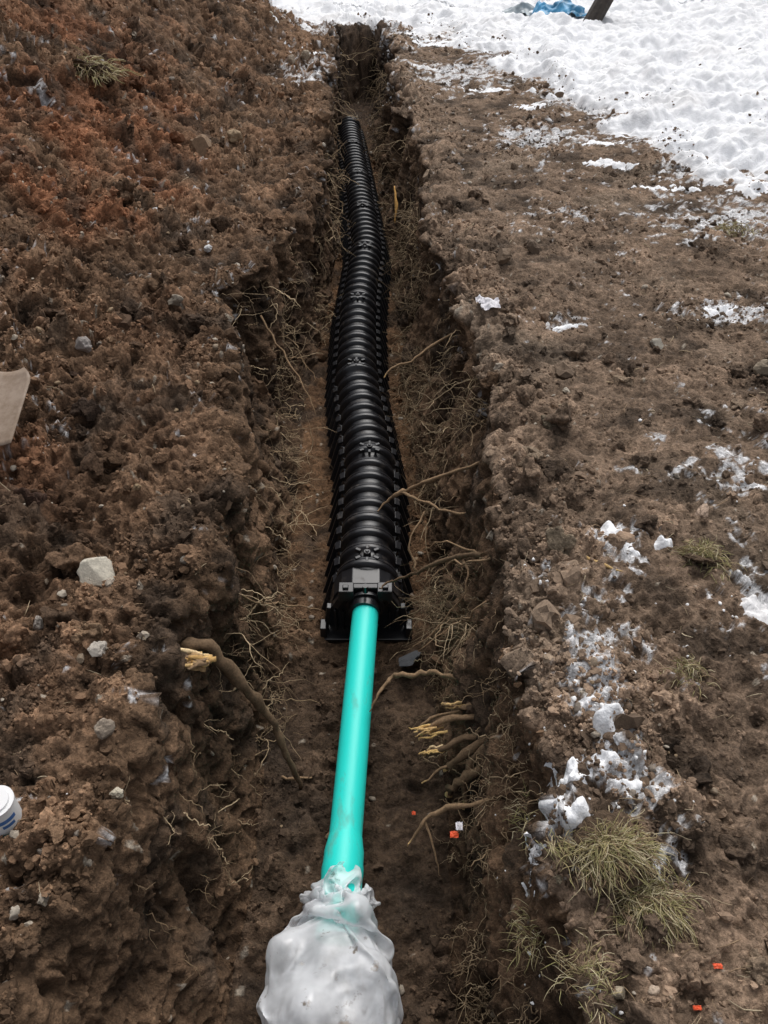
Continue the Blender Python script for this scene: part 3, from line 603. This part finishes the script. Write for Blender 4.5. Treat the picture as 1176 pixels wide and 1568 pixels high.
# ---------------------------------------------------------------- can of pipe cement
can=empty('pipe_cement_can'); cxn,cyn=-.855,.885; czn=gz(cxn,cyn)[0]-.012
M_can=dirty('can_label',(.74,.76,.76),(.25,.2,.15),.3,.5,lo=.6,hi=.7,scale=30,amount=.5); M_lid=dirty('tin_lid',(.70,.70,.70),(.3,.28,.25),.35,.5); M_stripe=plain('can_stripe',(.04,.30,.30),rough=.4); M_blue=plain('can_print',(.05,.16,.42),rough=.4)
bmobj('can_body',lambda bm:(cyl(bm,(cxn,cyn,czn),(cxn,cyn,czn+.084),.039,n=40)),M_can,can,.002,True)
bmobj('can_stripe',lambda bm:(cyl(bm,(cxn,cyn,czn+.008),(cxn,cyn,czn+.014),.0393,n=40,caps=False)),M_stripe,can,0,True)
def lbl(bm):
    for (a0,a1,z0,z1) in ((-1.2,-.2,.050,.062),(-1.1,-.4,.034,.044),(-2.1,-1.4,.03,.06)):
        k=8; vs=[]
        for i in range(k+1):
            a=a0+(a1-a0)*i/k
            vs.append((bm.verts.new((cxn+.0395*math.cos(a),cyn+.0395*math.sin(a),czn+z0)),bm.verts.new((cxn+.0395*math.cos(a),cyn+.0395*math.sin(a),czn+z1))))
        for i in range(k): bm.faces.new((vs[i][0],vs[i+1][0],vs[i+1][1],vs[i][1]))
bmobj('can_print',lbl,M_blue,can)
def lid(bm):
    cyl(bm,(cxn,cyn,czn+.082),(cxn,cyn,czn+.088),.041,n=40); cyl(bm,(cxn,cyn,czn+.087),(cxn,cyn,czn+.093),.032,.031,n=40); cyl(bm,(cxn,cyn,czn),(cxn,cyn,czn+.004),.041,n=40)
bmobj('can_lid',lid,M_lid,can,.001,True)
# ---------------------------------------------------------------- shovel
sh=empty('shovel'); M_bl=dirty('worn_steel',(.29,.22,.165),(.17,.115,.075),.5,.5,lo=.42,hi=.66,scale=12); M_hd=plain('ash_handle',(.33,.22,.12),rough=.6,bump=.3)
bx,by=-1.375,2.32; bz=gz(bx,by)[0]+.02
V=[];F=[];nu,nv=14,16
for i in range(nv+1):
    v_=i/nv
    for j in range(nu+1):
        u_=j/nu*2-1; hw=.105*min(1,(1-(max(v_-.80,0)/.20)**2*.35))
        V.append((bx+u_*hw,by-.16+v_*.32,bz+.02*(u_*u_)+.11*v_+.002))
for i in range(nv):
    for j in range(nu): a=i*(nu+1)+j; F.append((a,a+1,a+nu+2,a+nu+1))
bl=make_mesh('blade',V,F,M_bl,True,parent=sh); bl.modifiers.new('s','SOLIDIFY').thickness=.003
bmobj('handle',lambda bm:(cyl(bm,(bx-.04,by+.11,bz+.11),(bx-.9,by+.55,gz(bx-.9,by+.55)[0]+.10),.017,n=16),cyl(bm,(bx-.04,by+.08,bz+.09),(bx-.16,by+.165,bz+.12),.014,.021,n=16)),M_hd,sh,.001,True)
# ---------------------------------------------------------------- far things on the snow
M_wood=plain('weathered_wood',(.045,.036,.030),rough=.85,bump=.8,bscale=25,var=.4)
def post(bm):
    z=gz(2.6,11.7)[0]; cyl(bm,(2.50,11.45,z-.1),(3.30,12.1,z+1.15),.115,.10,n=10); cyl(bm,(3.27,12.08,z+1.1),(3.40,12.15,z+1.3),.06,.05,n=9); cyl(bm,(3.0,11.95,z+.55),(3.4,11.8,z+.75),.03,.02,n=8)
bmobj('wooden_post',post,M_wood,None,.01,True)
def crump_sheet(name,c,sx,sy,h,mat,seed,nn=70):
    u_=np.linspace(-1,1,nn); A_,B_=np.meshgrid(u_,u_); Pq=np.stack([A_.ravel(),B_.ravel(),np.zeros(nn*nn)],1)
    hh=crumple(Pq*2,9,.8,.35,seed)+.6*np.exp(-(A_.ravel()**2+B_.ravel()**2)*1.2)
    ed=1+.15*fbm(Pq*3,1,2,seed*1.)
    Vv=np.stack([c[0]+Pq[:,0]*sx*ed,c[1]+Pq[:,1]*sy*ed,c[2]+np.maximum(hh,-.15)*h],1)
    id_=np.arange(nn*nn).reshape(nn,nn); Fq=np.stack([id_[:-1,:-1],id_[:-1,1:],id_[1:,1:],id_[1:,:-1]],2).reshape(-1,4)
    return make_mesh(name,Vv,Fq.astype(np.int32),mat,True)
M_tarp=plain('blue_tarp',(.07,.30,.52),rough=.4,var=.5,vscale=5); M_tarp2=plain('grey_tarp',(.30,.35,.38),rough=.4)
crump_sheet('blue_tarp',(2.34,12.35,gz(2.34,12.35)[0]+.14),.34,.34,.22,M_tarp,4)
crump_sheet('grey_tarp',(1.95,12.7,gz(1.95,12.7)[0]+.12),.28,.3,.14,M_tarp2,6)
M_or=plain('orange_plastic',(.75,.10,.03),rough=.5); M_pap=plain('paper',(.75,.73,.76),rough=.7)
def scrap(name,x,y,sx,sy,h,mat,seed,z=None): return crump_sheet(name,(x,y,(gz(x,y)[0] if z is None else z)+.006),sx,sy,h,mat,seed,24)
scrap('paper_scrap',.505,3.45,.045,.05,.035,M_pap,8); scrap('paper_scrap',.46,3.48,.02,.03,.03,M_pap,9)
scrap('marking_ribbon',.20,1.09,.012,.010,.010,M_or,10,-.42); scrap('paper_scrap',.215,1.11,.010,.012,.010,M_pap,17,-.41); scrap('marking_ribbon',.66,.59,.009,.005,.005,M_or,11); scrap('marking_ribbon',.60,.52,.008,.004,.005,M_or,12); scrap('marking_ribbon',.095,1.27,.006,.006,.006,M_or,13,-.63)
# ---------------------------------------------------------------- light, world, camera
wd=bpy.data.worlds.new('World'); S.world=wd; wd.use_nodes=True; nt_=wd.node_tree
sky=nt_.nodes.new('ShaderNodeTexSky'); sky.sky_type='NISHITA'; sky.sun_disc=False; sky.sun_elevation=math.radians(60); sky.sun_rotation=math.radians(15); sky.dust_density=5; sky.air_density=.8; sky.ozone_density=.5
hs=nt_.nodes.new('ShaderNodeHueSaturation'); hs.inputs['Saturation'].default_value=.28; hs.inputs['Value'].default_value=1.05
nt_.links.new(sky.outputs[0],hs.inputs['Color']); nt_.links.new(hs.outputs[0],nt_.nodes['Background'].inputs[0]); nt_.nodes['Background'].inputs[1].default_value=.15
sl=bpy.data.lights.new('sun','SUN'); sl.energy=1.15; sl.angle=math.radians(55); sl.color=(1,.98,.95)
so=bpy.data.objects.new('sun',sl); S.collection.objects.link(so)
el,az=math.radians(60),math.radians(15); dv=Vector((math.sin(az)*math.cos(el),math.cos(az)*math.cos(el),math.sin(el)))
so.rotation_euler=dv.to_track_quat('Z','Y').to_euler(); so.location=(5,5,10)
cd=bpy.data.cameras.new('camera'); co=bpy.data.objects.new('camera',cd); S.collection.objects.link(co); S.camera=co
cd.sensor_fit='VERTICAL'; cd.sensor_height=24; cd.lens=18.06; cd.clip_end=500; cd.clip_start=.02
co.location=(0,0,1.7); co.rotation_euler=(math.radians(50),0,0)
S.view_settings.view_transform='Standard'; S.view_settings.look='None'; S.view_settings.exposure=0
print('verts',len(P),'rows',NR,'cols',NC)
